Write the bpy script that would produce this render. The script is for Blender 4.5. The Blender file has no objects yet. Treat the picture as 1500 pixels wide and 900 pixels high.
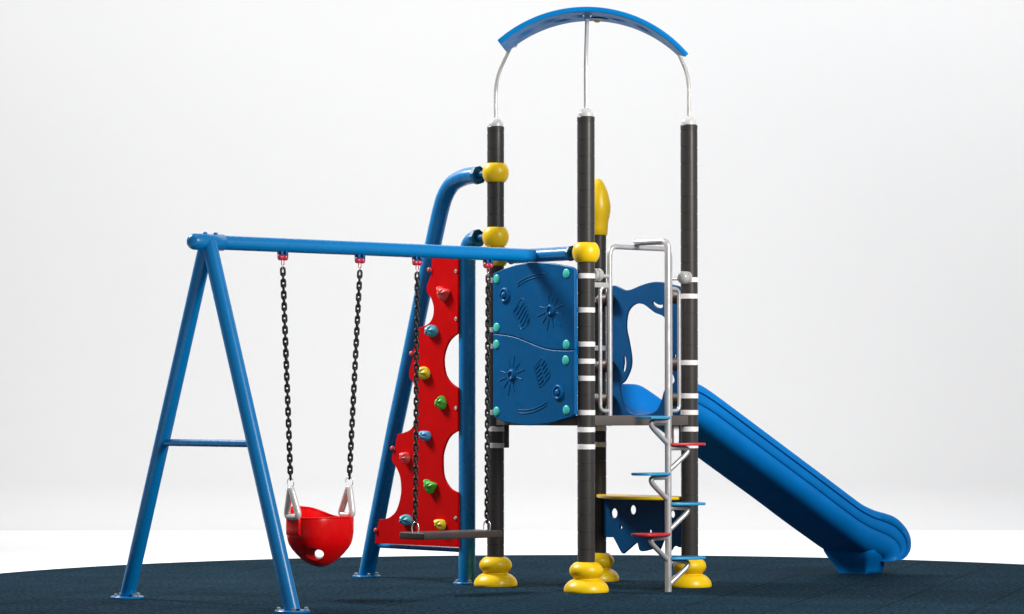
import bpy, bmesh, math, random
from mathutils import Vector, Matrix, Quaternion
random.seed(7)
PI = math.pi
sc = bpy.context.scene
COL = sc.collection

# ------------------------------------------------------------------ camera model
F = 4528.0                      # focal length in photo pixels (1500 wide)
HC = 1.174                      # eye height
PITCH = math.atan(149.0 / F)
cp, sp = math.cos(PITCH), math.sin(PITCH)
CAM = Vector((0, 0, HC))
# deck frame: post at the near corner is the origin, U runs right-back, V runs left-back
TH = math.radians(40)
U = Vector((math.cos(TH), math.sin(TH), 0))
V = Vector((-math.sin(TH), math.cos(TH), 0))
Z = Vector((0, 0, 1))
O = Vector((0.476, 19.86, 0))
L = 0.91
def P(u, v, z=0.0): return O + U * u + V * v + Z * z
def ray(px, py):
    a, b = (px - 750) / F, (450 - py) / F
    return Vector((a, cp - b * sp, sp + b * cp))
def hit(px, py, p0, n):
    r = ray(px, py); t = (p0 - CAM).dot(n) / r.dot(n)
    return CAM + r * t
def on_u(px, py, u0=0.0):       # a point of the vertical plane u = u0, as (v, z)
    q = hit(px, py, P(u0, 0), U) - O
    return (q.dot(V), q.z)
def on_v(px, py, v0=0.0):       # a point of the vertical plane v = v0, as (u, z)
    q = hit(px, py, P(0, v0), V) - O
    return (q.dot(U), q.z)

# ------------------------------------------------------------------ materials
def mat(name, col, rough=0.4, metal=0.0, spec=0.5, var=0.06, vscale=6.0, bump=0.0, bscale=200.0, coat=0.0, rvar=0.08):
    m = bpy.data.materials.new(name); m.use_nodes = True
    nt = m.node_tree; b = nt.nodes['Principled BSDF']
    b.inputs['Metallic'].default_value = metal
    b.inputs['Specular IOR Level'].default_value = spec
    b.inputs['Coat Weight'].default_value = coat
    b.inputs['Coat Roughness'].default_value = 0.12
    tc = nt.nodes.new('ShaderNodeTexCoord')
    n = nt.nodes.new('ShaderNodeTexNoise'); n.inputs['Scale'].default_value = vscale; n.inputs['Detail'].default_value = 5
    nt.links.new(tc.outputs['Object'], n.inputs['Vector'])
    r = nt.nodes.new('ShaderNodeValToRGB')
    r.color_ramp.elements[0].position = 0.3; r.color_ramp.elements[1].position = 0.7
    r.color_ramp.elements[0].color = tuple(c * (1 - var) for c in col) + (1,)
    r.color_ramp.elements[1].color = tuple(min(1, c * (1 + var)) for c in col) + (1,)
    nt.links.new(n.outputs['Fac'], r.inputs['Fac'])
    nt.links.new(r.outputs['Color'], b.inputs['Base Color'])
    n2 = nt.nodes.new('ShaderNodeTexNoise'); n2.inputs['Scale'].default_value = vscale * 3; n2.inputs['Detail'].default_value = 6
    nt.links.new(tc.outputs['Object'], n2.inputs['Vector'])
    mr = nt.nodes.new('ShaderNodeMapRange'); mr.inputs['From Min'].default_value = 0.3; mr.inputs['From Max'].default_value = 0.7
    mr.inputs['To Min'].default_value = max(0.02, rough - rvar); mr.inputs['To Max'].default_value = rough + rvar
    nt.links.new(n2.outputs['Fac'], mr.inputs['Value']); nt.links.new(mr.outputs['Result'], b.inputs['Roughness'])
    if bump:
        n3 = nt.nodes.new('ShaderNodeTexNoise'); n3.inputs['Scale'].default_value = bscale; n3.inputs['Detail'].default_value = 4
        nt.links.new(tc.outputs['Object'], n3.inputs['Vector'])
        bp = nt.nodes.new('ShaderNodeBump'); bp.inputs['Strength'].default_value = bump; bp.inputs['Distance'].default_value = 0.002
        nt.links.new(n3.outputs['Fac'], bp.inputs['Height']); nt.links.new(bp.outputs['Normal'], b.inputs['Normal'])
    return m
M = {}
M['blue_steel'] = mat('blue_steel', (0.0004, 0.165, 0.43), 0.28, spec=0.38, bump=0.03, bscale=160, rvar=0.02, var=0.03)
M['blue_plastic'] = mat('blue_plastic', (0.001, 0.160, 0.49), 0.42, spec=0.15, bump=0.05, bscale=260)
M['blue_panel'] = mat('blue_panel', (0.0005, 0.092, 0.26), 0.34, spec=0.12, bump=0.05, bscale=260)
M['blue_deep'] = mat('blue_deep', (0.0005, 0.080, 0.235), 0.40, spec=0.2, bump=0.05, bscale=260)
M['roof_blue'] = mat('roof_blue', (0.001, 0.19, 0.52), 0.45, spec=0.08)
M['red_panel'] = mat('red_panel', (0.53, 0.002, 0.003), 0.42, spec=0.04, bump=0.04, bscale=260)
M['red_seat'] = mat('red_seat', (0.66, 0.002, 0.003), 0.27, spec=0.20, bump=0.05, bscale=220)
M['yellow'] = mat('yellow', (0.74, 0.48, 0.003), 0.34, spec=0.35, bump=0.05, bscale=150)
M['post'] = mat('post', (0.034, 0.031, 0.029), 0.36, spec=0.35, var=0.05, bump=0.03, bscale=220, rvar=0.03)
M['band'] = mat('band', (0.72, 0.70, 0.69), 0.5)
M['cap'] = mat('cap', (0.52, 0.51, 0.50), 0.28)
M['silver'] = mat('silver', (0.53, 0.52, 0.52), 0.36, metal=0.55, var=0.05)
M['chrome'] = mat('chrome', (0.80, 0.78, 0.74), 0.22, metal=0.55)
M['silver_plastic'] = mat('silver_plastic', (0.40, 0.395, 0.39), 0.24, metal=0.05, coat=0.3)
M['pearl'] = mat('pearl', (0.66, 0.63, 0.60), 0.28, metal=0.15, coat=0.3)
M['zinc'] = mat('zinc', (0.72, 0.72, 0.72), 0.25, metal=0.8)
M['chain'] = mat('chain', (0.014, 0.013, 0.012), 0.38, metal=0.3, var=0.4, vscale=60, bump=0.2)
M['deck'] = mat('deck', (0.085, 0.073, 0.070), 0.55, spec=0.2, var=0.1)
M['plank'] = mat('plank', (0.040, 0.031, 0.029), 0.45, spec=0.3, var=0.15, bump=0.15, bscale=120)
M['brown'] = mat('brown', (0.045, 0.018, 0.009), 0.5, var=0.2)
M['teal'] = mat('teal', (0.035, 0.50, 0.42), 0.4)
M['pink'] = mat('pink', (0.55, 0.035, 0.07), 0.3, coat=0.3)
M['step_blue'] = mat('step_blue', (0.015, 0.26, 0.50), 0.4)
M['step_red'] = mat('step_red', (0.50, 0.012, 0.018), 0.4)
M['hold_pink'] = mat('hold_pink', (0.66, 0.055, 0.06), 0.4, var=0.12, vscale=25)
M['hold_teal'] = mat('hold_teal', (0.05, 0.32, 0.42), 0.4, var=0.12, vscale=25)
M['hold_blue'] = mat('hold_blue', (0.07, 0.30, 0.55), 0.4, var=0.12, vscale=25)
M['hold_yellow'] = mat('hold_yellow', (0.62, 0.50, 0.02), 0.4, var=0.12, vscale=25)
M['hold_green'] = mat('hold_green', (0.06, 0.38, 0.03), 0.4, var=0.12, vscale=25)
M['dark'] = mat('dark', (0.012, 0.012, 0.014), 0.5)
M['lamp_white'] = mat('studio_wall', (0.80, 0.80, 0.805), 0.9, var=0.004, spec=0.0)
M['floor_white'] = mat('studio_floor', (0.93, 0.93, 0.93), 0.8, var=0.003, spec=0.0)

# ------------------------------------------------------------------ mesh builder
class MB:
    def __init__(s): s.v = []; s.f = []
    def add(s, vs, fs):
        k = len(s.v); s.v += [Vector(x) for x in vs]; s.f += [tuple(i + k for i in f) for f in fs]
        return s
    def loft(s, rings, caps=True, closed=False):
        n = len(rings[0]); vs = [p for r in rings for p in r]; fs = []
        m = len(rings)
        for i in range(m if closed else m - 1):
            a, b = i * n, ((i + 1) % m) * n
            for j in range(n):
                k = (j + 1) % n; fs.append((a + j, a + k, b + k, b + j))
        if caps and not closed:
            fs.append(tuple(range(n - 1, -1, -1))); fs.append(tuple((m - 1) * n + j for j in range(n)))
        return s.add(vs, fs)
    def tube(s, pts, r, seg=20, closed=False, caps=True, r2=None):
        pts = [Vector(p) for p in pts]; n = len(pts); rings = []
        def tan(i):
            if closed: return (pts[(i + 1) % n] - pts[i - 1]).normalized()
            if i == 0: return (pts[1] - pts[0]).normalized()
            if i == n - 1: return (pts[-1] - pts[-2]).normalized()
            return ((pts[i + 1] - pts[i]).normalized() + (pts[i] - pts[i - 1]).normalized()).normalized()
        t = tan(0); a = t.orthogonal().normalized()
        for i in range(n):
            t2 = tan(i); q = t.rotation_difference(t2); a = (q @ a).normalized(); t = t2
            a = (a - t * a.dot(t)).normalized(); b = t.cross(a)
            rr = r if r2 is None else r + (r2 - r) * i / (n - 1)
            rings.append([pts[i] + (a * math.cos(2 * PI * k / seg) + b * math.sin(2 * PI * k / seg)) * rr for k in range(seg)])
        return s.loft(rings, caps, closed)
    def lathe(s, prof, base, ax=Z, seg=32, caps=True):
        ax = Vector(ax).normalized(); a = ax.orthogonal().normalized(); b = ax.cross(a)
        rings = [[base + ax * h + (a * math.cos(2 * PI * k / seg) + b * math.sin(2 * PI * k / seg)) * max(r, 1e-4) for k in range(seg)] for r, h in prof]
        return s.loft(rings, caps)
    def sphere(s, c, r, seg=16, ax=Z, sq=1.0):
        return s.lathe([(r * math.cos(t), r * sq * math.sin(t)) for t in [(-0.5 + i / 10) * PI for i in range(11)]], c, ax, seg)
    def box(s, c, ax, ay, az, hx, hy, hz):
        vs = [c + ax * (hx * i) + ay * (hy * j) + az * (hz * k) for i in (-1, 1) for j in (-1, 1) for k in (-1, 1)]
        return s.add(vs, [(0, 1, 3, 2), (4, 6, 7, 5), (0, 4, 5, 1), (2, 3, 7, 6), (0, 2, 6, 4), (1, 5, 7, 3)])
    def prism(s, loop, n, t):
        a = [p - n * (t / 2) for p in loop]; b = [p + n * (t / 2) for p in loop]
        return s.loft([a, b])
    def mesh(s, name, bevel=0.0, seg=2, angle=40):
        me = bpy.data.meshes.new(name)
        bm = bmesh.new()
        vs = [bm.verts.new(p) for p in s.v]
        for f in s.f:
            try: bm.faces.new([vs[i] for i in f])
            except ValueError: pass
        bmesh.ops.remove_doubles(bm, verts=bm.verts, dist=1e-6)
        bmesh.ops.recalc_face_normals(bm, faces=bm.faces)
        if bevel:
            es = [e for e in bm.edges if len(e.link_faces) == 2 and e.calc_face_angle(0) > math.radians(35)]
            bmesh.ops.bevel(bm, geom=es, offset=bevel, segments=seg, profile=0.5, affect='EDGES', clamp_overlap=True)
        bm.to_mesh(me); bm.free(); finish(me, angle)
        return me
def finish(me, angle=40):
    for p in me.polygons: p.use_smooth = True
    me.set_sharp_from_angle(angle=math.radians(angle))

def fillet(pts, r, n=8):
    pts = [Vector(p) for p in pts]; out = [pts[0]]
    for i in range(1, len(pts) - 1):
        rr = r[i - 1] if isinstance(r, (list, tuple)) else r
        a = (pts[i - 1] - pts[i]); b = (pts[i + 1] - pts[i])
        la, lb = a.length, b.length; a.normalize(); b.normalize()
        ang = a.angle(b)
        if rr <= 0 or ang > PI - 0.01: out.append(pts[i]); continue
        d = min(rr / math.tan(ang / 2), la * 0.49, lb * 0.49)
        p, q = pts[i] + a * d, pts[i] + b * d
        for k in range(n + 1):
            t = k / n; out.append(p * (1 - t) ** 2 + pts[i] * 2 * t * (1 - t) + q * t * t)
    out.append(pts[-1]); return out
def smooth(pts, closed=True, corners=(), sub=6):
    n = len(pts); out = []
    P_ = [Vector(p) for p in pts]
    def tg(i):
        if i in corners: return P_[0] * 0
        if not closed and i in (0, n - 1): return (P_[1] - P_[0]) if i == 0 else (P_[-1] - P_[-2])
        return (P_[(i + 1) % n] - P_[i - 1]) * 0.5
    for i in range(n if closed else n - 1):
        a, b = P_[i], P_[(i + 1) % n]; ta, tb = tg(i), tg((i + 1) % n)
        straight = (i in corners and (i + 1) % n in corners)
        for k in range(1 if straight else sub):
            t = k / sub; t2, t3 = t * t, t ** 3
            out.append(a * (2 * t3 - 3 * t2 + 1) + ta * (t3 - 2 * t2 + t) + b * (-2 * t3 + 3 * t2) + tb * (t3 - t2))
    if not closed: out.append(P_[-1])
    return out

# ------------------------------------------------------------------ objects
def tag(o, label=None, cat=None, group=None, kind=None):
    if label: o['label'] = label
    if cat: o['category'] = cat
    if group: o['group'] = group
    if kind: o['kind'] = kind
    return o
def thing(name, label, cat, loc, group=None):
    o = bpy.data.objects.new(name, None); COL.objects.link(o); o.location = loc
    o.empty_display_size = 0.2
    o['base'] = [loc[0], loc[1], loc[2]]
    return tag(o, label, cat, group)
def base_of(o):
    while o.parent: o = o.parent
    return Vector(o.location)
def part(name, mb, m, parent, label=None, bevel=0.0, seg=2, angle=40):
    if isinstance(mb, bpy.types.Mesh):
        for p in mb.polygons: p.material_index = 0
    me = mb if isinstance(mb, bpy.types.Mesh) else mb.mesh(name, bevel, seg, angle)
    me.name = name
    me.transform(Matrix.Translation(-base_of(parent)))
    me.materials.clear(); me.materials.append(M[m])
    o = bpy.data.objects.new(name, me); COL.objects.link(o); o.parent = parent
    if label: o['label'] = label
    return o
def struct(name, mb, m):
    me = mb.mesh(name); me.materials.append(m)
    o = bpy.data.objects.new(name, me); COL.objects.link(o); o['kind'] = 'structure'
    return o
def board(loops, ax, ay, n, org, th, bevel=0.004):
    """a board cut from a sheet: first loop is the outline, the others are holes, all 2D in (ax, ay)"""
    cu = bpy.data.curves.new('board', 'CURVE'); cu.dimensions = '2D'; cu.fill_mode = 'BOTH'
    cu.extrude = max(th / 2 - bevel, 0.0005); cu.bevel_depth = bevel; cu.bevel_resolution = 2; cu.offset = -bevel
    for lp in loops:
        s = cu.splines.new('POLY'); s.points.add(len(lp) - 1); s.use_cyclic_u = True
        for i, p in enumerate(lp): s.points[i].co = (p[0], p[1], 0, 1)
    ob = bpy.data.objects.new('board', cu); COL.objects.link(ob)
    dg = bpy.context.evaluated_depsgraph_get(); dg.update()
    me = bpy.data.meshes.new_from_object(ob.evaluated_get(dg))
    bpy.data.objects.remove(ob); bpy.data.curves.remove(cu)
    bm = bmesh.new(); bm.from_mesh(me); bmesh.ops.remove_doubles(bm, verts=bm.verts, dist=1e-5)
    mt = Matrix(((ax.x, ay.x, n.x, org.x), (ax.y, ay.y, n.y, org.y), (ax.z, ay.z, n.z, org.z), (0, 0, 0, 1)))
    bm.transform(mt); bmesh.ops.recalc_face_normals(bm, faces=bm.faces)
    bm.to_mesh(me); bm.free(); finish(me, 35)
    for p in me.polygons:
        if abs(p.normal.dot(n)) > 0.999: p.use_smooth = False
    return me
def boolean(me_a, cutters):
    oa = bpy.data.objects.new('a', me_a); COL.objects.link(oa); obs = []
    for c in cutters:
        ob = bpy.data.objects.new('c', c); COL.objects.link(ob); obs.append(ob)
        md = oa.modifiers.new('b', 'BOOLEAN'); md.operation = 'DIFFERENCE'; md.solver = 'EXACT'; md.object = ob
    dg = bpy.context.evaluated_depsgraph_get(); dg.update()
    me = bpy.data.meshes.new_from_object(oa.evaluated_get(dg))
    for ob in obs + [oa]: bpy.data.objects.remove(ob)
    finish(me, 35); return me
def ell(cx, cy, rx, ry, n=24): return [Vector((cx + rx * math.cos(2 * PI * k / n), cy + ry * math.sin(2 * PI * k / n))) for k in range(n)]

# ================================================================== SETTING
g = MB()
cx, cy, R = 0.5, 20.40, 4.5
ring = lambda r, z: [Vector((cx + r * math.cos(2 * PI * k / 128), cy + r * math.sin(2 * PI * k / 128), z)) for k in range(128)]
g.loft([ring(R, -0.032), ring(R, -0.006), ring(R - 0.006, 0.0)])
mm = bpy.data.materials.new('rubber_mat'); mm.use_nodes = True
nt = mm.node_tree; b = nt.nodes['Principled BSDF']
tc = nt.nodes.new('ShaderNodeTexCoord')
mp = nt.nodes.new('ShaderNodeMapping'); mp.inputs['Rotation'].default_value = (0, 0, math.radians(16)); mp.inputs['Location'].default_value = (0.10, 0.0, 0)
nt.links.new(tc.outputs['Object'], mp.inputs['Vector'])
br = nt.nodes.new('ShaderNodeTexBrick'); br.offset = 0.0
br.inputs['Scale'].default_value = 1.0; br.inputs['Brick Width'].default_value = 0.57; br.inputs['Row Height'].default_value = 0.57
br.inputs['Mortar Size'].default_value = 0.006; br.inputs['Mortar Smooth'].default_value = 0.4
br.inputs['Color1'].default_value = (1, 1, 1, 1); br.inputs['Color2'].default_value = (0.86, 0.87, 0.88, 1); br.inputs['Mortar'].default_value = (0.15, 0.15, 0.15, 1)
nt.links.new(mp.outputs['Vector'], br.inputs['Vector'])
ns = nt.nodes.new('ShaderNodeTexNoise'); ns.inputs['Scale'].default_value = 36; ns.inputs['Detail'].default_value = 6; ns.inputs['Roughness'].default_value = 0.75
nt.links.new(tc.outputs['Object'], ns.inputs['Vector'])
ra = nt.nodes.new('ShaderNodeValToRGB'); ra.color_ramp.elements[0].position = 0.41; ra.color_ramp.elements[1].position = 0.60
ra.color_ramp.elements[0].color = (0.0004, 0.0022, 0.0055, 1); ra.color_ramp.elements[1].color = (0.0165, 0.052, 0.082, 1)
nt.links.new(ns.outputs['Fac'], ra.inputs['Fac'])
nb = nt.nodes.new('ShaderNodeTexNoise'); nb.inputs['Scale'].default_value = 2.2; nb.inputs['Detail'].default_value = 5
nt.links.new(tc.outputs['Object'], nb.inputs['Vector'])
rb = nt.nodes.new('ShaderNodeValToRGB'); rb.color_ramp.elements[0].position = 0.3; rb.color_ramp.elements[1].position = 0.7
rb.color_ramp.elements[0].color = (0.78, 0.8, 0.82, 1); rb.color_ramp.elements[1].color = (1.12, 1.1, 1.08, 1)
nt.links.new(nb.outputs['Fac'], rb.inputs['Fac'])
m1 = nt.nodes.new('ShaderNodeMix'); m1.data_type = 'RGBA'; m1.blend_type = 'MULTIPLY'; m1.inputs['Factor'].default_value = 1
nt.links.new(ra.outputs['Color'], m1.inputs['A']); nt.links.new(br.outputs['Color'], m1.inputs['B'])
m2 = nt.nodes.new('ShaderNodeMix'); m2.data_type = 'RGBA'; m2.blend_type = 'MULTIPLY'; m2.inputs['Factor'].default_value = 1
nt.links.new(m1.outputs['Result'], m2.inputs['A']); nt.links.new(rb.outputs['Color'], m2.inputs['B'])
nt.links.new(m2.outputs['Result'], b.inputs['Base Color'])
b.inputs['Roughness'].default_value = 0.95; b.inputs['Specular IOR Level'].default_value = 0.02
bp = nt.nodes.new('ShaderNodeBump'); bp.inputs['Strength'].default_value = 0.5; bp.inputs['Distance'].default_value = 0.004
nt.links.new(ns.outputs['Fac'], bp.inputs['Height']); nt.links.new(bp.outputs['Normal'], b.inputs['Normal'])
struct('ground', g, mm)

YB, ZF = 31.2, -0.032
g = MB(); g.add([(-16, -6, ZF), (16, -6, ZF), (16, YB - 0.45, ZF), (-16, YB - 0.45, ZF)], [(0, 1, 2, 3)])
struct('floor', g, M['floor_white'])
g = MB(); prof = [(YB - 0.45, ZF)] + [(YB - 0.45 + 0.45 * math.sin(t), ZF + 0.45 - 0.45 * math.cos(t)) for t in [k * PI / 24 for k in range(1, 13)]] + [(YB, 9.0)]
vs = []; fs = []
for i, (y, z) in enumerate(prof): vs += [(-16, y, z), (16, y, z)]
for i in range(len(prof) - 1): fs.append((2 * i, 2 * i + 1, 2 * i + 3, 2 * i + 2))
g.add(vs, fs); struct('backdrop', g, M['lamp_white'])

# ================================================================== TOWER
tower = thing('play_tower', 'tall play tower of four dark posts on yellow bell-shaped feet under a curved blue roof', 'play tower', P(L / 2, L / 2, 0))
PR, PZ0, PITCHZ = 0.0565, 0.9297, 0.10965
BANDS = {'A': (0, 1, 2, 6, 7, 10), 'B': (0, 1, 2, 4, 5, 6, 8, 10), 'C': (0, 1, 2, 3, 5, 9, 10), 'D': (0, 1, 3, 5, 6, 9)}
POS = {'A': (0, L), 'B': (0, 0), 'C': (L, 0), 'D': (L, L)}
TOP = {'A': 3.054, 'B': 3.054, 'C': 3.054, 'D': 2.37}
BALL = {'A': (2.745, 2.318, 2.187), 'B': (2.178,), 'C': (), 'D': ()}
for key, (pu, pv) in POS.items():
    zt = TOP[key]; prof = [(PR, 0.15)]
    z = PZ0 - 7 * PITCHZ
    while z < zt - 0.03:
        if z > 0.2: prof += [(PR, z - 0.0032), (PR - 0.0022, z - 0.0028), (PR - 0.0022, z + 0.0028), (PR, z + 0.0032)]
        z += PITCHZ
    prof += [(PR + 0.001, zt - 0.006), (PR - 0.002, zt)]
    po = part('post', MB().lathe(prof, P(pu, pv), seg=40), 'post', tower, angle=15)
    fc = [(0.142, 0.0), (0.1447, 0.008), (0.1435, 0.022), (0.137, 0.040), (0.124, 0.058), (0.106, 0.073), (0.088, 0.081), (0.081, 0.086), (0.088, 0.094), (0.100, 0.108), (0.107, 0.122), (0.109, 0.136), (0.106, 0.152), (0.097, 0.168), (0.082, 0.183), (0.068, 0.191), (0.060, 0.1925)]
    part('foot_cover', MB().lathe(smooth([Vector(p) for p in fc], closed=False, sub=3), P(pu, pv), seg=48), 'yellow', po, angle=60)
    for k in BANDS[key]:
        zc = PZ0 + k * PITCHZ
        part('band', MB().lathe([(PR + 0.0004, zc - 0.0165), (PR + 0.002, zc - 0.0155), (PR + 0.002, zc + 0.0155), (PR + 0.0004, zc + 0.0165)], P(pu, pv), seg=40), 'band', po)
    for zc in BALL[key]:
        pr = [(0.0575, -0.064)] + [(0.089 * math.cos(t), 0.089 * math.sin(t) * 1.02) for t in [math.radians(a) for a in range(-44, 45, 8)]] + [(0.0575, 0.064)]
        part('clamp_ball', MB().lathe(pr, P(pu, pv, zc), seg=40), 'yellow', po, angle=60)
    if key != 'D':
        pr = [(0.050, zt - 0.002), (0.050, zt + 0.006)] + [(0.050 * math.cos(t), zt + 0.008 + 0.050 * math.sin(t)) for t in [math.radians(a) for a in range(5, 90, 7)]] + [(0.0, zt + 0.058)]
        part('post_cap', MB().lathe(pr, P(pu, pv), seg=32), 'cap', po, angle=60)
    else:
        pr = [(0.060, 0), (0.066, 0.004), (0.069, 0.05), (0.072, 0.09), (0.081, 0.13), (0.087, 0.165), (0.088, 0.195), (0.085, 0.225), (0.077, 0.265), (0.067, 0.30), (0.056, 0.33), (0.043, 0.357), (0.027, 0.38), (0.012, 0.390), (0.0, 0.392)]
        part('post_cap', MB().lathe(pr, P(pu, pv, 2.36), seg=36), 'yellow', po, 'tall yellow bulb-shaped cap', angle=60)

# deck
dm = MB().box(P(L / 2, L / 2, 1.097), U, V, Z, 0.49, 0.49, 0.032)
dk = part('deck', dm, 'deck', tower, bevel=0.003)
br_ = MB().box(P(0.075, L - 0.005, 1.01), U, V, Z, 0.022, 0.020, 0.096)
for zz in (0.94, 1.04): br_.sphere(P(0.099, L - 0.005, zz), 0.006)
part('bracket', br_, 'post', tower, bevel=0.002)
part('bracket', MB().box(P(L - 0.10, 0.03, 0.985), U, V, Z, 0.022, 0.012, 0.078), 'band', tower, 'pale bracket plate under the deck', bevel=0.002)
for zz in (0.925, 1.015): part('bolt', MB().lathe([(0.012, 0), (0.012, 0.008), (0.006, 0.012)], P(0.0565, 0.03, zz), U, 12), 'zinc', tower)

# AB barrier: two half boards
up_ = -0.075
def AB(x, y): return Vector(on_u(x, y, up_))
top = [(724, 401.5), (734, 396.5), (745, 392.5), (760, 388), (781, 385), (805, 385.6), (826, 388.6), (839, 391.6), (843.5, 395)]
spl = [(843.8, 512.5), (826, 513.2), (802, 510.5), (781, 503), (760, 494.5), (745, 491), (724.3, 488.5)]
spl2 = [(724.3, 489.2), (745, 491.7), (760, 495.2), (781, 503.7), (802, 511.2), (826, 513.9), (843.8, 513.2)]
bot = [(843.8, 607), (838, 611.5), (826, 615), (811, 619.6), (790, 622.6), (772, 623.5), (751, 620.5), (736, 616.6), (726.5, 611.5), (724.3, 606)]
def mk(pts, corners): return smooth([AB(*p) for p in pts], True, corners, 4)
lo = top + spl; upper = mk(lo, {0, len(top) - 1, len(top), len(lo) - 1})
lo2 = spl2 + bot; lower = mk(lo2, {0, len(spl2) - 1, len(spl2), len(lo2) - 1})
def relief(kind, pts, r=0.004):
    """raised ribs, drawn as rounded bars half sunk in the board"""
    mb = MB()
    for pl in pts:
        mb.tube([P(up_ - 0.0135, *AB(*p)) for p in pl], r, 8)
    return mb
def dome(c, r, mb):
    v_, z_ = AB(*c); prof = [(r, -0.002), (r * 1.0, 0.004), (r * 0.93, 0.010), (r * 0.80, 0.013), (r * 0.66, 0.012), (r * 0.58, 0.007), (r * 0.50, 0.006), (r * 0.42, 0.012), (r * 0.30, 0.019), (r * 0.12, 0.022), (0, 0.0225)]
    mb.lathe(prof, P(up_ - 0.013, v_, z_), -U, 28)
def capsule_arc(p0, p1, p2):
    return [tuple(Vector(p0) * (1 - t) ** 2 + Vector(p1) * 2 * t * (1 - t) + Vector(p2) * t * t) for t in [k / 10 for k in range(11)]]
def sun(c, mb):
    v_, z_ = AB(*c)
    for k in range(12):
        a = 2 * PI * k / 12 + 0.26; r0, r1 = 0.055, 0.135 if k % 2 else 0.112
        mb.tube([P(up_ - 0.0135, v_ + math.cos(a) * r0, z_ + math.sin(a) * r0), P(up_ - 0.0135, v_ + math.cos(a) * r1, z_ + math.sin(a) * r1)], 0.0042, 8)
    prof = [(0.042, -0.002), (0.040, 0.006), (0.033, 0.014), (0.024, 0.014), (0.020, 0.007), (0.0, 0.006)]
    mb.lathe(prof, P(up_ - 0.013, v_, z_), -U, 9)
def grill(which, mb):
    for j in range(5):
        if which == 0: bars = [((755.5 + 2.9 * j, 457 + 5.1 * j), (761.5 + 2.7 * j, 447.5 + 5.1 * j)), ((764 + 2.5 * j, 452 + 5.6 * j), (769.5 + 1.9 * j, 443.5 + 5.6 * j))]
        else: bars = [((786.5 + 1.5 * j, 541 + 5.5 * j), (792.5 + 1.5 * j, 534 + 5.6 * j)), ((795 + 1.7 * j, 536 + 5.7 * j), (800.5 + 1.7 * j, 527.5 + 5.8 * j))]
        for a, b in bars: mb.tube([P(up_ - 0.0135, *AB(*a)), P(up_ - 0.0135, *AB(*b))], 0.0048, 8)
    q = [(753.5, 457), (762, 443), (770, 439), (778, 470), (766, 483)] if which == 0 else [(784.5, 538.5), (796.5, 523.5), (802, 531), (808, 551), (793, 568)]
    mb.tube([P(up_ - 0.0138, *AB(*p)) for p in smooth([Vector(p) for p in q], True, {0, 1, 4}, 5)], 0.003, 8, closed=True)
for loop, caps, which in ((upper, ((730, 409), (832, 401), (730, 480), (832, 505)), 0), (lower, ((729.5, 505), (831, 528), (729.8, 603), (832, 601)), 1)):
    bd_ = part('barrier_panel', board([loop], V, Z, U, P(up_, 0, 0), 0.028, 0.006), 'blue_panel', tower)
    mb = MB()
    if which == 0:
        dome((741.5, 433), 0.052, mb); sun((808.6, 455), mb); grill(0, mb)
        for dz in (-2.2, 2.2): mb.tube([P(up_ - 0.0135, *AB(p[0], p[1] + dz)) for p in capsule_arc((760, 418), (778, 403), (801, 403.5))], 0.004, 8)
    else:
        sun((751.6, 550), mb); dome((820, 575.5), 0.052, mb); grill(1, mb)
        for dz in (-2.2, 2.2): mb.tube([P(up_ - 0.0135, *AB(p[0], p[1] + dz)) for p in capsule_arc((762, 603), (783, 606), (803.5, 591.5))], 0.004, 8)
    part('relief', mb, 'blue_panel', bd_, angle=60)
    for c in caps:
        v_, z_ = AB(*c)
        part('bolt_cap', MB().lathe([(0.031, 0), (0.030, 0.004), (0.022, 0.007), (0, 0.008)], P(up_ - 0.0138, v_, z_), -U, 28), 'teal', bd_, angle=60)

bat = [(x, y - 6) for x, y in spl[::-1]] + [(x, y + 6) for x, y in spl2[::-1]]
nb_ = len(spl)
part('batten', board([smooth([AB(*p) for p in bat], True, {0, nb_ - 1, nb_, 2 * nb_ - 1}, 4)], V, Z, U, P(up_ + 0.021, 0, 0), 0.012, 0.002), 'blue_deep', tower)
# entry panel on the slide side
ue = L + 0.02
def CD(x, y, u0=ue): return Vector(on_u(x, y, u0))
outer = [(889, 611), (889, 500), (889, 428), (893, 421), (897.3, 419), (902, 418.6), (910, 422), (917, 425), (925, 424.3), (936.7, 419.3), (950, 414.7), (962, 413), (974, 414), (986, 417), (996, 420), (1000, 428), (1000, 500), (1000, 611)]
inner = [(973.3, 464.7), (960.7, 458.7), (954, 454), (947.3, 448.7), (942, 445.7), (935.3, 445), (928.7, 447.7), (923.3, 453.3), (920, 461), (918.4, 474.7), (919, 485.3), (921.3, 496), (923.3, 506.7), (925.3, 518.7), (926, 528.8), (925, 539), (921.3, 549), (916.2, 558.5), (909, 564), (910.5, 578), (914.8, 592.4), (921, 602), (932, 607), (948, 607), (958, 604), (964, 599), (969.7, 586.6), (973.5, 573), (980, 566), (988, 560), (987.5, 552), (982, 540), (980.5, 520), (981.5, 500), (980, 480)]
slot1 = [(957.5, 441.8), (962, 445), (967, 447), (971.3, 446.5), (971, 450.5), (967, 451.2), (961.5, 449.3), (957.5, 445.5)]
slot2 = [(914.8, 522.5), (916.8, 523), (918.0, 532), (917, 541.5), (914.8, 545), (913.4, 543.5), (915.0, 532)]
slot3 = [(988.8, 519.4), (990.4, 519.4), (990.6, 524), (988.8, 524)]
ep = board([smooth([CD(*p) for p in outer], True, {0, len(outer) - 1, 1, 2, 15, 16}, 4), smooth([CD(*p) for p in inner], True, {18}, 4)] + [smooth([CD(*p) for p in q], True, (), 3) for q in (slot1, slot2, slot3)], V, Z, U, P(ue, 0, 0), 0.014, 0.004)
ep = part('entry_panel', ep, 'blue_deep', tower)
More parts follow.
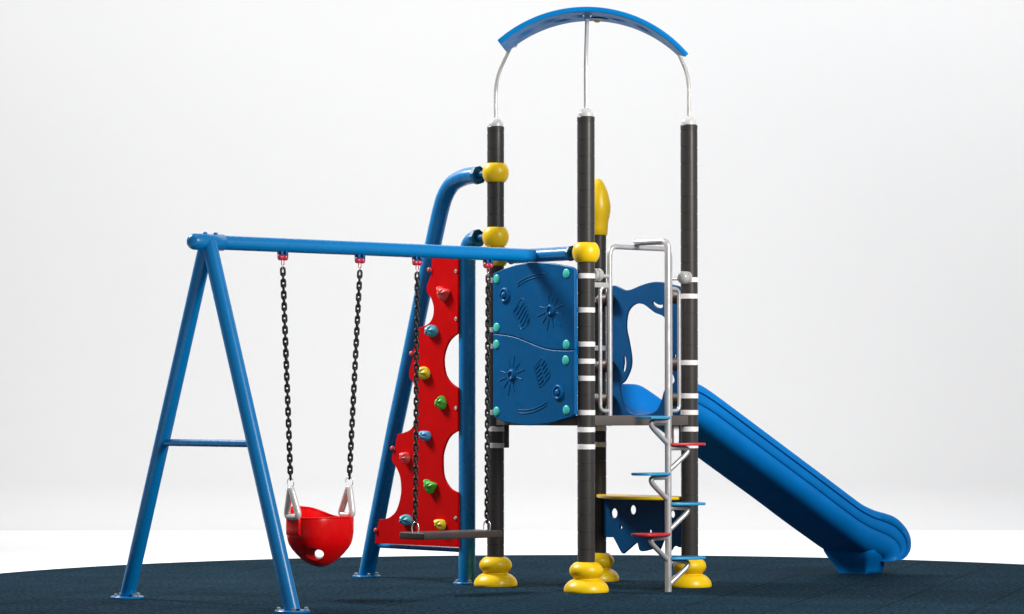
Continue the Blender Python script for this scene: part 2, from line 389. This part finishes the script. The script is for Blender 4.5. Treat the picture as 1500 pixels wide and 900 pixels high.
for (pu, pv, sg) in ((L, L, -1), (L, 0, 1)):
    for zz in (1.915, 1.465, 1.235):
        prof = [(0.044, 0), (0.044, 0.085)] + [(0.044 * math.cos(t), 0.085 + 0.030 * math.sin(t)) for t in [k * PI / 14 for k in range(1, 8)]]
        part('spacer', MB().lathe(prof, P(pu - 0.015, pv + sg * 0.045, zz), V * sg, 24), 'brown', ep)

# roof: one curved sheet
RC = Vector((0.470, 0, 3.766 - 0.87)); RR = 0.87
wv = Vector((0.9964, -0.085, 0)).normalized(); ev = Vector((0.085, 0.9964, 0)).normalized()
near_mid = Vector((0.470, 19.86, 0))
def roofpt(a, t, r):
    a0 = math.asin(0.568 / RR) * -1; a1 = math.asin(0.668 / RR); a1f = math.asin(0.60 / RR)
    ang = a0 + (a1 + (a1f - a1) * t - a0) * a
    return near_mid + wv * (math.sin(ang) * r) + ev * (0.50 * t) + Z * (RC.z + math.cos(ang) * r)
rings = []
for i in range(49):
    a = i / 48
    rings.append([roofpt(a, t, RR) for t in [k / 8 for k in range(9)]] + [roofpt(a, t, RR - 0.032) for t in [1 - k / 8 for k in range(9)]])
roof = part('roof', MB().loft(rings), 'roof_blue', tower, bevel=0.005, angle=35)
for (a, t, sc_) in ((0.14, .5, 1.0), (0.27, .35, 1.1), (0.34, .62, .8), (0.44, .45, 1.0), (0.62, .5, .9), (0.76, .5, 1.2)):
    rr_ = MB(); c = roofpt(a, t, RR - 0.032); d1 = (roofpt(a + 0.02, t, RR - 0.032) - roofpt(a - 0.02, t, RR - 0.032)).normalized()
    d2 = ev; lp = [c + d1 * (0.075 * sc_ * math.cos(q)) + d2 * (0.045 * sc_ * math.sin(q)) for q in [2 * PI * k / 20 for k in range(20)]]
    rr_.tube(lp, 0.0035, 6, closed=True)
    rr_.tube([c - d1 * 0.03 * sc_, c + d1 * 0.03 * sc_], 0.0035, 6)
    part('relief', rr_, 'roof_blue', roof)
nd = (roofpt(.515, .5, RR) - roofpt(.515, .5, RR - .03)).normalized()
em = MB(); em.lathe([(0.055, -0.002), (0.055, 0.008), (0.045, 0.010)], roofpt(.53, .62, RR - 0.033), -nd, 24)
part('emblem', em, 'blue_deep', roof)
part('emblem', MB().lathe([(0.026, 0.0), (0.026, 0.010), (0.015, 0.018), (0, 0.02)], roofpt(.52, .80, RR - 0.033), -nd, 20), 'yellow', roof, 'small yellow knob under the roof')
# roof poles
def poleat(base, pts, hook):
    mb = MB().tube(fillet(pts, 0.9, 12), 0.0135, 16)
    p = part('roof_pole', mb, 'chrome', tower)
    part('fitting', hook, 'zinc', p)
a0 = P(0, L); q = -0.004
def lerp3(a, b, t): return a + (b - a) * t
A3 = [a0 + Z * 3.05, a0 + Z * 3.375, hit(747, 71, Vector((0, 20.48, 0)), Vector((0, 1, 0))), hit(752, 63.5, Vector((0, 20.40, 0)), Vector((0, 1, 0)))]
B0 = P(0, 0); B3 = [B0 + Z * 3.05, B0 + Z * 3.40, P(0.07, 0.07, 3.62), P(0.10, 0.10, 3.735)]
c0 = P(L, 0); C3 = [c0 + Z * 3.05, c0 + Z * 3.375, hit(993, 76, Vector((0, 20.36, 0)), Vector((0, 1, 0))), hit(984.5, 63.5, Vector((0, 20.30, 0)), Vector((0, 1, 0)))]
X = Vector((1, 0, 0))
for nm, pts in (('A', A3), ('B', B3), ('C', C3)):
    e = pts[-1]; d = (pts[-1] - pts[-2]).normalized()
    hk = MB().lathe([(0.020, -0.045), (0.020, -0.012), (0.030, -0.008), (0.030, 0.0)], e + d * 0.0, d, 16)
    if nm != 'B': hk.tube([e - d * 0.05 - X * 0.022, e - d * 0.05 + X * 0.034], 0.009, 12)
    poleat(None, pts, hk)

# ================================================================== COUNTER
counter = thing('play_counter', 'yellow-topped blue play counter with round holes below the deck', 'play counter', P(L, L / 2, 0))
tp = [(.985, .80), (.93, .845), (.865, .865), (.80, .80), (.70, .66), (.635, .50), (.615, .36), (.64, .24), (.70, .13), (.78, .06), (.86, .045), (.93, .06), (.985, .12)]
tp = smooth([Vector(p) for p in tp], True, (), 5)
part('tabletop', board([tp], U, V, Z, P(0, 0, 0.582), 0.022, 0.007), 'yellow', counter)
uc = L
def CC(x, y): return Vector(on_u(x, y, uc))
pan1 = [(885, 731), (885, 787), (894.7, 787.4), (898.5, 787), (901.5, 791), (910.6, 808.5), (914, 811.3), (917, 809), (934.4, 793.8), (935.9, 799.7), (937.8, 806), (942, 808), (950, 806.5), (958, 804.5), (964.8, 806.8), (968, 803.5), (973.2, 789.6), (973.2, 731)]
h1 = []
for (x, y, r) in ((900.5, 752, .034), (927.9, 747, .032), (910.6, 772.7, .0125), (953.5, 778.8, .014)):
    c = CC(x, y); h1.append(ell(c.x, c.y, r, r))
part('front_panel', board([smooth([CC(*p) for p in pan1], True, {0, 1, 8, 16, 17}, 4)] + h1, V, Z, U, P(uc, 0, 0), 0.018, 0.003), 'blue_deep', counter)
pan2 = [(977, 731), (977, 800), (981, 806), (984.3, 806), (987, 801.5), (991, 800), (996, 802), (1000, 802), (1000, 731)]
c = CC(985.9, 753.5)
part('front_panel', board([smooth([CC(*p) for p in pan2], True, {0, 1, 7, 8}, 4), ell(c.x, c.y, .025, .025)], V, Z, U, P(uc, 0, 0), 0.018, 0.003), 'blue_deep', counter)

# ================================================================== SLIDE
slide = thing('slide', 'bright blue plastic slide running down from the right side of the tower', 'slide', P(2.92, L / 2, 0))
Rm = [(.935, 1.34), (1.06, 1.341), (1.135, 1.336), (1.20, 1.312), (1.30, 1.262), (1.42, 1.198), (1.7, 1.047), (2.0, .885), (2.3, .723), (2.52, .603), (2.62, .549), (2.719, .498), (2.837, .457), (2.95, .432), (3.03, .410), (3.10, .374), (3.168, .314), (3.203, .25), (3.203, .182), (3.17, .135), (3.125, .108)]
Bm = [(.935, 1.085), (1.0, 1.085), (1.05, 1.083), (1.10, 1.075), (1.19, 1.050), (1.31, .991), (1.59, .840), (1.89, .678), (2.19, .516), (2.40, .398), (2.50, .343), (2.62, .278), (2.74, .213), (2.83, .166), (2.89, .143), (2.94, .130), (2.98, .121), (3.00, .114), (3.01, .107), (3.015, .100), (3.01, .092)]
Rm = smooth([Vector(p) for p in Rm], False, (), 4); Bm = smooth([Vector(p) for p in Bm], False, (), 4)
# half section: lateral position, fraction of the way from the rim to the underside
half_o = [(.302, -0.01), (.312, .01), (.316, .05), (.316, .175), (.310, .19), (.302, .20), (.302, .215), (.304, .25), (.303, .43), (.298, .45), (.291, .46), (.290, .475), (.292, .52), (.290, .62), (.282, .72), (.266, .82), (.240, .91), (.205, .97), (.160, .995), (.08, 1.0)]
half_i = [(.288, 0.0), (.282, .05), (.278, .25), (.268, .45), (.250, .62), (.222, .76), (.18, .85), (.12, .885), (.06, .893)]
sec = [(-y, h) for y, h in reversed(half_i)]; sec = [(y, h) for y, h in half_i[::-1]]
loop = [(y, h) for y, h in half_o] + [(-y, h) for y, h in reversed(half_o)] + [(-y, h) for y, h in half_i] + [(y, h) for y, h in reversed(half_i)]
rings = []
for r_, b_ in zip(Rm, Bm):
    rings.append([P(r_.x + (b_.x - r_.x) * h, L / 2 + 0 - y, r_.y + (b_.y - r_.y) * h) for y, h in loop])
part('chute', MB().loft(rings), 'blue_plastic', slide, angle=55)
def rect(u0, u1, v0, v1, z, r=0.03, n=5):
    out = []
    for (cu_, cv_, a0_) in ((u1 - r, v1 - r, 0), (u0 + r, v1 - r, 90), (u0 + r, v0 + r, 180), (u1 - r, v0 + r, 270)):
        for k in range(n + 1):
            a = math.radians(a0_ + 90 * k / n); out.append(P(cu_ + r * math.cos(a), cv_ + r * math.sin(a), z))
    return out
ft = [rect(2.93, 3.10, .32, .60, 0.0, .015), rect(2.925, 3.105, .31, .61, .025, .02), rect(2.90, 3.10, .285, .635, .065, .03), rect(2.875, 3.06, .25, .665, .105, .04), rect(2.855, 3.02, .222, .69, .145, .05), rect(2.85, 2.97, .203, .707, .185, .05), rect(2.86, 2.93, .212, .70, .20, .03)]
part('foot', MB().loft(ft), 'blue_plastic', slide, angle=70)

# ================================================================== CLIMBING WALL
wall = thing('climbing_wall', 'red climbing board with coloured holds between two bent blue tubes', 'climbing wall', P(0, 1.8, 0))
def tubeU(pxs, r, u0=0.0): return [P(u0, *on_u(x, y, u0)) for x, y in pxs]
f1 = P(0, 2.322, 0.0)
c1 = tubeU([(579, 625), (597, 540), (619.4, 430), (635.6, 353), (641, 328), (645.8, 307), (652.5, 286), (663.5, 269), (679.5, 260), (692, 257.3), (700.5, 257)], 0)
tb1 = [f1 + Z * 0.005] + smooth(c1, False, (), 5)
r1 = part('rail', MB().tube(tb1, 0.057, 28), 'blue_steel', wall, angle=50)
f2 = P(0, 0.302, 0)
v2 = 0.302 + L * 0 
f2v = on_u(684.2, 600, 0)[0]
tb2 = [P(0, f2v, 0.005), P(0, f2v, 2.13)] + smooth(tubeU([(684.6, 376), (686, 364), (691, 354), (699, 349.5)], 0), False, (), 5)
r2 = part('rail', MB().tube(tb2, 0.057, 28), 'blue_steel', wall, angle=50)
for r_, e, zb in ((r1, tb1[-1], 2.745), (r2, tb2[-1], 2.318)):
    d = (P(0, L, zb) - e).normalized()
    mb = MB().lathe([(0.0625, -0.016), (0.0625, 0.012), (0.052, 0.013), (0.050, -0.005), (0.030, -0.006)], e, -V, 8)
    mb.tube([e + V * 0.01, P(0, L + 0.07, zb)], 0.026, 16)
    part('end_collar', mb, 'blue_deep', r_, angle=30)
def flange(c, parent, rad=0.098, rot=0.3):
    fl = part('foot_plate', MB().lathe([(rad, 0.0), (rad, 0.008), (rad - 0.004, 0.012)], c, Z, 40), 'blue_steel', parent)
    for k in range(4):
        a = rot + k * PI / 2; q_ = c + Vector((math.cos(a), math.sin(a), 0)) * (rad - 0.024) + Z * 0.012
        parent_ = parent
        b_ = MB().lathe([(0.016, 0), (0.016, 0.003), (0.008, 0.003), (0.008, 0.006)], q_, Z, 12)
        b_.lathe([(0.012, 0.006), (0.012, 0.015), (0.010, 0.017)], q_, Z, 6)
        part('bolt', b_, 'zinc', parent)
flange(Vector((f1.x, f1.y, 0.0)), r1); flange(P(0, f2v, 0), r2, 0.092)
uw = -0.066
def WW(x, y): return Vector(on_u(x, y, uw))
lft = [(637.5, 362), (634, 379), (633, 400), (630, 409), (626.6, 419), (626, 425), (628, 431), (631.4, 435), (635, 444), (636.4, 454), (634.4, 466), (629, 474), (621, 478.4), (615, 479.6), (611, 492), (607, 512), (605, 528), (602, 538), (600.6, 548), (601.5, 554), (604.5, 558), (607, 562), (610, 572), (612, 583), (612, 597), (610.5, 612), (606.7, 623.6), (600.4, 630.7), (590.7, 634.6), (583.6, 636), (581.8, 643), (579.5, 657), (576, 666), (575.2, 674), (578, 680), (581.5, 685), (584.8, 692), (587.3, 700), (588.5, 711), (588.3, 723.5), (585, 739), (579.8, 750.8), (572, 757.8), (564, 760.6), (557, 760.6), (555, 768), (553, 777), (550, 796)]
rgt = [(672, 802), (672, 721.5), (662, 716.5), (654.4, 706.4), (650.5, 695.5), (649.4, 680), (650, 664), (655.6, 646.7), (662.7, 637), (672, 631.5), (672, 568.5), (662.7, 562), (655.6, 553), (652, 541.8), (650.8, 527), (653, 514), (658, 502), (664, 494.5), (672, 488.5), (672, 362)]
pts = lft + rgt; nl = len(lft)
cor = {0, 13, 29, 44, nl - 1, nl, nl + 1, nl + 9, nl + 10, nl + 18, nl + 19}
pan = part('climbing_board', board([smooth([WW(*p) for p in pts], True, cor, 4)], V, Z, U, P(uw, 0, 0), 0.016, 0.003), 'red_panel', wall)
for (x, y) in ((631, 395.5), (605, 518), (577, 657), (552.8, 777)):
    v_, z_ = WW(x, y)
    part('bolt_cap', MB().lathe([(0.010, -0.01), (0.016, 0.0)] + [(0.0175 * math.cos(t), 0.004 + 0.015 * math.sin(t)) for t in [k * PI / 12 for k in range(0, 7)]], P(uw - 0.008, v_, z_), -U, 18), 'hold_pink', pan, angle=60)
for (x, y) in ((669.5, 397.6), (669.5, 467.4), (669.5, 597.8), (669, 759)):
    v_, z_ = WW(x, y)
    part('bolt', MB().lathe([(0.013, 0), (0.013, 0.003), (0.009, 0.004), (0.008, 0.010), (0, 0.011)], P(uw - 0.008, v_, z_), -U, 14), 'zinc', pan)
vb1, zb1 = on_u(553, 799.4, 0); vb2, zb2 = on_u(672, 805.8, 0)
part('bottom_bar', MB().tube([P(0, vb1 + 0.03, zb1 + .0), P(0, vb2 - 0.06, zb2)], 0.0155, 16), 'blue_steel', wall)
SH = {
 'heart': [(-.9, .9), (-.55, 1.0), (-.1, .75), (.55, .62), (1.0, .35), (.75, -.1), (.25, -.8), (-.15, -1.0), (-.45, -.7), (-.7, .1)],
 'round': [(math.cos(a) * (1 + .06 * math.cos(3 * a + 1)), math.sin(a)) for a in [2 * PI * k / 12 for k in range(12)]],
 'fin': [(.35, 1.0), (.75, .6), (.95, 0), (.7, -.7), (.2, -1.0), (-.4, -.7), (-1.0, -.15), (-.5, .45), (-.1, .8)],
 'drop': [(-.9, .8), (-.2, .95), (.6, .85), (1.0, .2), (.85, -.5), (.3, -1.0), (-.3, -.75), (-.85, -.1)],
}
def hold(x, y, w, h, shape, m, lab, ph=.045):
    v0, z0 = WW(x, y); hv = w / 2 / 220 / 0.643; hz = h / 2 / 218
    lp = smooth([Vector(p) for p in SH[shape]], True, (), 4); rings = []
    for (s_, hh) in ((1.0, 0.0), (1.02, .25), (.95, .55), (.78, .82), (.5, .97), (.2, 1.0)):
        jit = 0.12 * hh
        rings.append([P(uw - 0.008 - ph * hh * (1 + 0.10 * math.sin(5 * i * 2 * PI / len(lp) + x)), v0 - (p.x * s_ - jit) * hv, z0 + (p.y * s_ + jit) * hz) for i, p in enumerate(lp)])
    o = part('climbing_hold', MB().loft(rings), m, pan, lab, angle=70)
    return o
for hd in ((653, 431, 17, 22, 'heart', 'hold_pink', 'pink heart-shaped hold near the top'),
           (635.6, 485.4, 16, 18, 'round', 'hold_teal', 'round teal hold in the upper half'),
           (624, 547, 16, 19, 'round', 'hold_yellow', 'yellow hold above the middle'),
           (649.3, 590.7, 14, 20.5, 'fin', 'hold_green', 'upper green fin-shaped hold'),
           (625.9, 639, 15, 15.5, 'drop', 'hold_blue', 'light blue hold below the middle'),
           (597.2, 671.6, 12, 18, 'drop', 'hold_pink', 'pink hold near the left edge'),
           (633.9, 713.4, 17, 21, 'heart', 'hold_green', 'lower green heart-shaped hold'),
           (598.4, 762.4, 15.5, 17, 'round', 'hold_teal', 'teal hold at the bottom left'),
           (648.5, 769, 13.5, 16.5, 'drop', 'hold_yellow', 'yellow hold at the bottom')):
    hold(*hd)

# ================================================================== SPIRAL CLIMBER
clim = thing('spiral_climber', 'silver tube climber with red and blue steps around one upright pole', 'climber', P(.42, -.32, 0))
pole_pts = fillet([P(.42, -.32, 0), P(.42, -.32, 2.252), P(.43, 0, 2.262)], 0.055, 10)
part('pole', MB().tube(pole_pts[:-1] + [P(.43, -.005, 2.258)], 0.0215, 24), 'silver', clim, angle=60)
fr = fillet([P(.203, 0, 1.115), P(.203, 0, 2.225), P(.734, 0, 2.225), P(.734, 0, 1.115)], 0.065, 10)
frame = part('handrail_frame', MB().tube(fr, 0.0172, 20), 'silver', clim, angle=60)
for uu in (.203, .734): part('frame_tip', MB().tube([P(uu, 0, 1.12), P(uu, 0, 1.062)], 0.0115, 14), 'band', frame)
for u0, u1, zt_, zb_ in ((.203, .122, 1.962, 1.160), (.734, .818, 1.965, 1.160)):
    part('grab_rail', MB().tube(fillet([P(u0, 0, zt_), P(u1, 0, zt_ - .002), P(u1, 0, zb_), P(u0, 0, zb_)], 0.045, 8), 0.0125, 16), 'silver', clim, angle=60)
for u0, sg, off in ((.055, 1, 0.0), (.855, -1, -.052)):
    pr = [(0.034, 0), (0.041, 0.004), (0.041, 0.022), (0.037, 0.024), (0.037, 0.028), (0.042, 0.030), (0.042, 0.052)] + [(0.042 * math.cos(t), 0.052 + 0.030 * math.sin(t)) for t in [k * PI / 14 for k in range(1, 8)]]
    mb = MB().lathe(pr, P(u0, off, 2.037), U * sg, 24)
    mb.tube([P(u0 + sg * 0.06, off * .5, 2.03), P(.203 if sg > 0 else .734, 0, 2.03)], 0.012, 12)
    part('post_clamp', mb, 'silver_plastic', clim, angle=50)
part('stay', MB().box(P(.12, .005, 1.972), U, V, Z, .085, .012, .017), 'silver_plastic', clim, bevel=0.003)
steps = [(1.117, -1, 'b', .25), (.9445, 1, 'r', .28), (.7566, -1, 'b', .28), (.5606, 1, 'b', .28), (.370, -1, 'r', .28), (.212, 1, 'b', .28)]
for z_, sg, c_, ln in steps:
    lp = [(0.0, -.022), (.05, -.055), (.14, -.088), (.22, -.092), (ln - .02, -.075), (ln, -.02), (ln, .03), (ln - .03, .078), (.2, .092), (.12, .08), (.05, .05), (0.0, .022)]
    lp = smooth([Vector((x * sg, y)) for x, y in lp], True, (), 3)
    lab = ('red' if c_ == 'r' else 'blue')
    st = part('step', board([lp], U, V, Z, P(.42, -.32, z_), 0.017, 0.005), 'step_red' if c_ == 'r' else 'step_blue', clim, 'red step' if c_ == 'r' else 'light blue step')
    ap = fillet([P(.42, -.32, z_ - .022), P(.42 + sg * .205, -.335, z_ - .022), P(.42, -.32, z_ - .172)], 0.040, 10)
    part('step_arm', MB().tube(ap, 0.0165, 16), 'silver', st, angle=60)

# ================================================================== SWING FRAME
BV, BZ, BU = .485, 2.175, -2.6
swf = thing('swing_frame', 'blue steel swing frame with an A-shaped end and a long top beam', 'swing frame', P(BU, BV, 0))
part('beam', MB().tube([P(-2.55, BV, BZ), P(0.0, BV, BZ)], 0.0437, 32), 'blue_steel', swf, angle=60)
pr = [(0.0498 * math.cos(t), -0.0498 * math.sin(t)) for t in [PI / 2 - k * PI / 16 for k in range(0, 9)]] + [(0.0498, 0.02), (0.0498, 0.20), (0.0460, 0.203)]
slv = part('end_sleeve', MB().lathe(pr, P(-2.695, BV, BZ), U, 32), 'blue_steel', swf, angle=60)
for uu in (-2.62, -2.545):
    part('bolt', MB().lathe([(0.013, 0.0), (0.013, 0.010), (0.006, 0.014)], P(uu, BV, BZ + 0.047), Z, 8), 'blue_steel', slv)
for sg, nm in ((1, 'far'), (-1, 'near')):
    ftp = P(BU, BV + sg * .872, 0)
    lg = part('leg', MB().tube([P(BU, BV + sg * 0.012, BZ - 0.005), ftp + Z * 0.004], 0.0465, 28), 'blue_steel', swf, angle=60)
    flange(ftp, lg, 0.103, 0.15 + (0.5 if sg > 0 else 0))
zc = .968; hv = .012 + .860 * (BZ - zc) / BZ
part('crossbar', MB().tube([P(BU, BV + hv, zc), P(BU, BV - hv, zc)], 0.0215, 20), 'blue_steel', swf, angle=60)
cr = MB().tube([P(0, .14, 2.178), P(0, .745, 2.178)], 0.0462, 24)
cpipe = part('cross_pipe', cr, 'blue_steel', swf, angle=40)
for vv, sg in ((.142, -1), (.742, 1)):
    cc = MB()
    cc.lathe([(0.0505, -0.012), (0.0505, 0.010), (0.040, 0.011), (0.038, -0.004), (0.022, -0.005)], P(0, vv, 2.178), V * sg, 8)
    cc.tube([P(0, vv, 2.178), P(0, .085 if sg < 0 else L - .08, 2.178)], 0.022, 16)
    part('end_collar', cc, 'blue_deep', cpipe, angle=30)

# ================================================================== SWINGS
def link_loop(c, up, side, ln, w, n=14):
    pts = []; r = w; h = ln - w
    for k in range(n // 2 + 1): a = PI * k / (n // 2); pts.append(c + side * (r * math.cos(a)) + up * (h + r * math.sin(a)))
    for k in range(n // 2 + 1): a = PI + PI * k / (n // 2); pts.append(c + side * (r * math.cos(a)) + up * (-h + r * math.sin(a)))
    return pts
def chain(a, b, name, parent):
    mb = MB(); d = (a - b); ln = d.length; d.normalize(); n = max(2, round(ln / 0.0362)); st = ln / n
    s1 = (U - d * U.dot(d)).normalized(); s2 = d.cross(s1)
    q = Quaternion(d, math.radians(-27)); s1 = q @ s1; s2 = q @ s2
    for k in range(n):
        tw = Quaternion(d, math.radians(random.uniform(-9, 9)))
        c = b + d * (st * (k + .5)); sd = tw @ (s1 if k % 2 else s2)
        mb.tube(link_loop(c, d, sd, 0.0249, 0.0114), 0.0069, 8, closed=True)
    return part(name, mb, 'chain', parent, angle=80)
def hanger(uu, parent):
    c = P(uu, BV, BZ - 0.0437)
    mb = MB().box(c - Z * 0.008 + U * .018, U, V, Z, .009, .022, .014); mb.box(c - Z * 0.008 - U * .018, U, V, Z, .009, .022, .014)
    br2 = part('hanger', mb, 'blue_deep', parent, bevel=0.002)
    mb = MB()
    for s_ in (-1, 1): mb.lathe([(0.010, -0.017), (0.019, -0.012), (0.0205, 0.0), (0.019, 0.012), (0.010, 0.017)], c - Z * 0.030 + U * (s_ * .0165), U, 16)
    part('bearing', mb, 'pink', br2, angle=60)
    mb = MB().tube(link_loop(c - Z * 0.062, Z, (U - V).normalized(), 0.016, 0.008), 0.0028, 8, closed=True)
    mb.tube([c - Z * 0.045, c - Z * 0.036], 0.005, 10)
    part('eye_ring', mb, 'pink', br2, angle=80)
    mb = MB().tube(link_loop(c - Z * 0.090, Z, (U + V).normalized(), 0.018, 0.007), 0.0018, 8, closed=True)
    part('link', mb, 'zinc', br2, angle=80)
    return c - Z * 0.100

# bucket swing
BC = P(-1.76, BV, 0)
bucket = thing('bucket_swing', 'red toddler bucket swing hanging on black chains from silver triangles', 'swing', P(-1.76, BV, 0.199))
for ut, ub in ((-2.047, -1.985), (-1.455, -1.535)):
    top_ = hanger(ut, bucket)
    bt = P(ub, BV, 0.742)
    chain(top_, bt + Z * 0.004, 'chain', bucket)
    rg = MB().tube(link_loop(bt - Z * 0.022, Z, (U * .4 - V).normalized() if ub < -1.7 else (U * .8 - V).normalized(), 0.030, 0.0225), 0.0026, 8, closed=True)
    ub2 = ub + (.018 if ub < -1.7 else -.022)
    tr_ = [P(ub, BV, 0.700), P(ub2, BV + .066, 0.512), P(ub2, BV - .066, 0.512)]
    # rounded triangle loop
    def tri(ps, r):
        out = []
        for i in range(3):
            p, a_, b_ = ps[i], ps[i - 1], ps[(i + 1) % 3]
            da, db = (a_ - p).normalized(), (b_ - p).normalized()
            for k in range(7):
                t = k / 6; out.append((p + da * r) * (1 - t) ** 2 + p * 2 * t * (1 - t) + (p + db * r) * t * t)
        return out
    t_ = part('triangle', MB().tube(tri(tr_, 0.036), 0.0205, 16, closed=True), 'pearl', bucket, angle=80)
    part('ring', rg, 'zinc', t_, angle=80)
prof = [(0.0, .199), (.10, .201), (.30, .214), (.45, .232), (.61, .2585), (.78, .295), (.92, .335), (.985, .375), (1.005, .41), (1.01, .45), (.995, .49), (.975, .507)]
prof = smooth([Vector((p[0], p[1])) for p in prof], False, (), 3)
def body(sc_, z0, prof, ntop=0.0):
    rings = []; n = 56
    for r_, z_ in [(p.x, p.y) for p in prof]:
        ring = []
        for k in range(n):
            a = 2 * PI * k / n; ca, sa = math.cos(a), math.sin(a); e = 2 / 2.7
            x = math.copysign(abs(ca) ** e, ca) * .200 * r_ * sc_; y = math.copysign(abs(sa) ** e, sa) * .168 * r_ * sc_
            zt = max(0.0, (z_ - .44) / .067); lift = .062 * zt * max(0, math.cos(a - PI / 2 - .35)) ** 1.6 - 0.004 * zt * abs(ca)
            ring.append(BC + U * x + V * y + Z * (z0 + z_ + lift))
        rings.append(ring)
    return MB().loft(rings).mesh('body', angle=60)
outer_m = body(1.0, 0, prof)
cav = [(0.02, .335), (.35, .338), (.62, .352), (.80, .385), (.93, .43), (.945, .49), (.95, .53), (.95, .62)]
cav_m = body(1.0, 0, smooth([Vector(p) for p in cav], False, (), 3))
td = Vector((0.22, .975, 0)).normalized()
tcen = hit(459.5, 813.5, BC - Vector((0, .12, 0)), Vector((0, 1, 0)))
vd = Vector((-0.05, 1, 0)).normalized()
tun = MB().tube([tcen - vd * .2, tcen - vd * .03, tcen + vd * .015], 0.047, 32).mesh('recess')
hc = hit(467.8, 811, BC, Vector((0, 1, 0)))
thr = MB().tube([hc - vd * .4, hc + vd * .4], 0.0285, 32).mesh('hole')
seat = part('seat', boolean(outer_m, [cav_m, tun, thr]), 'red_seat', bucket, angle=50)
rim = MB(); rp = []
for k in range(56):
    a = 2 * PI * k / 56; ca, sa = math.cos(a), math.sin(a); e = 2 / 2.7
    x = math.copysign(abs(ca) ** e, ca) * .200 * .962; y = math.copysign(abs(sa) ** e, sa) * .168 * .962
    lift = .062 * max(0, math.cos(a - PI / 2 - .35)) ** 1.6 - 0.004 * abs(ca)
    rp.append(BC + U * x + V * y + Z * (.506 + lift))
rim.tube(rp, 0.0068, 10, closed=True); part('rim', rim, 'red_seat', seat, angle=80)
rn = MB(); fwd = td.cross(Z).normalized()
for sg in (-1, 1):
    part('strap_block', MB().box(P(-1.76 + sg * .198, BV, .452), U, V, Z, .014, .066, .052), 'red_seat', seat, bevel=0.004)

# plank swing
plank = thing('plank_swing', 'flat dark brown plank swing hanging on black chains in front of the climbing wall', 'swing', P(-.715, BV, .35))
part('seat', MB().box(P(-.720, BV, .3705), U, V, Z, .322, .128, .0215), 'plank', plank, bevel=0.006, seg=3)
for ut, ub in ((-.999, -1.012), (-.4157, -.425)):
    top_ = hanger(ut, plank)
    chain(top_, P(ub, BV, .445), 'chain', plank)
    b_ = P(ub, BV, 0)
    sd = (U * .5 - V * .8).normalized()
    arc = [b_ + sd * (.022 * s_ ) + Z * z_ for s_, z_ in ((-.8, .385), (-1, .405), (-1, .425), (-.75, .443), (-.4, .453), (0, .457), (.4, .453), (.75, .443), (1, .425), (1, .405), (.8, .385))]
    part('shackle', MB().tube(smooth(arc, False, (), 3), 0.0042, 10), 'zinc', plank, angle=80)

# ================================================================== CAMERA, LIGHT
cam = bpy.data.cameras.new('camera'); co = bpy.data.objects.new('camera', cam); COL.objects.link(co)
cam.sensor_width = 36; cam.lens = F / 1500 * 36; cam.clip_end = 200
co.location = CAM; co.rotation_euler = (PI / 2 + PITCH, 0, 0)
sc.camera = co
def area(name, loc, target, w, h, power, col=(1, 1, 1), spread=180):
    l = bpy.data.lights.new(name, 'AREA'); l.shape = 'RECTANGLE'; l.size = w; l.size_y = h; l.energy = power; l.color = col; l.spread = math.radians(spread)
    o = bpy.data.objects.new(name, l); COL.objects.link(o); o.location = loc
    o.rotation_euler = (Vector(target) - Vector(loc)).to_track_quat('-Z', 'Y').to_euler()
    return o
area('key_lamp', (6.5, 13.0, 5.5), (0.3, 20.3, 1.3), 2.2, 4.0, 225, (1, 0.985, 0.96), 70)
area('side_lamp', (-7.5, 23.0, 9.0), (0.3, 20.3, 0.8), 2.4, 3.0, 340, (1, 0.985, 0.965), 75)
area('top_lamp', (0.5, 19.0, 9.5), (0.5, 20.5, 0), 5, 4, 90)
area('floor_lamp', (0, 28.3, 8.0), (0, 28.3, 0), 24, 1.6, 600)
area('backdrop_lamp', (4.0, 20.0, 12.0), (4.0, 31.2, 1.0), 16, 2.0, 285, (1, 1, 1), 100)
w = bpy.data.worlds.new('World'); sc.world = w; w.use_nodes = True
w.node_tree.nodes['Background'].inputs['Color'].default_value = (0.97, 0.985, 1, 1)
w.node_tree.nodes['Background'].inputs['Strength'].default_value = 0.21
sc.view_settings.view_transform = 'Standard'; sc.view_settings.look = 'None'
sc.view_settings.exposure = 0; sc.view_settings.gamma = 1; sc.view_settings.use_curve_mapping = False
for o in COL.objects:
    if 'base' in o: del o['base']
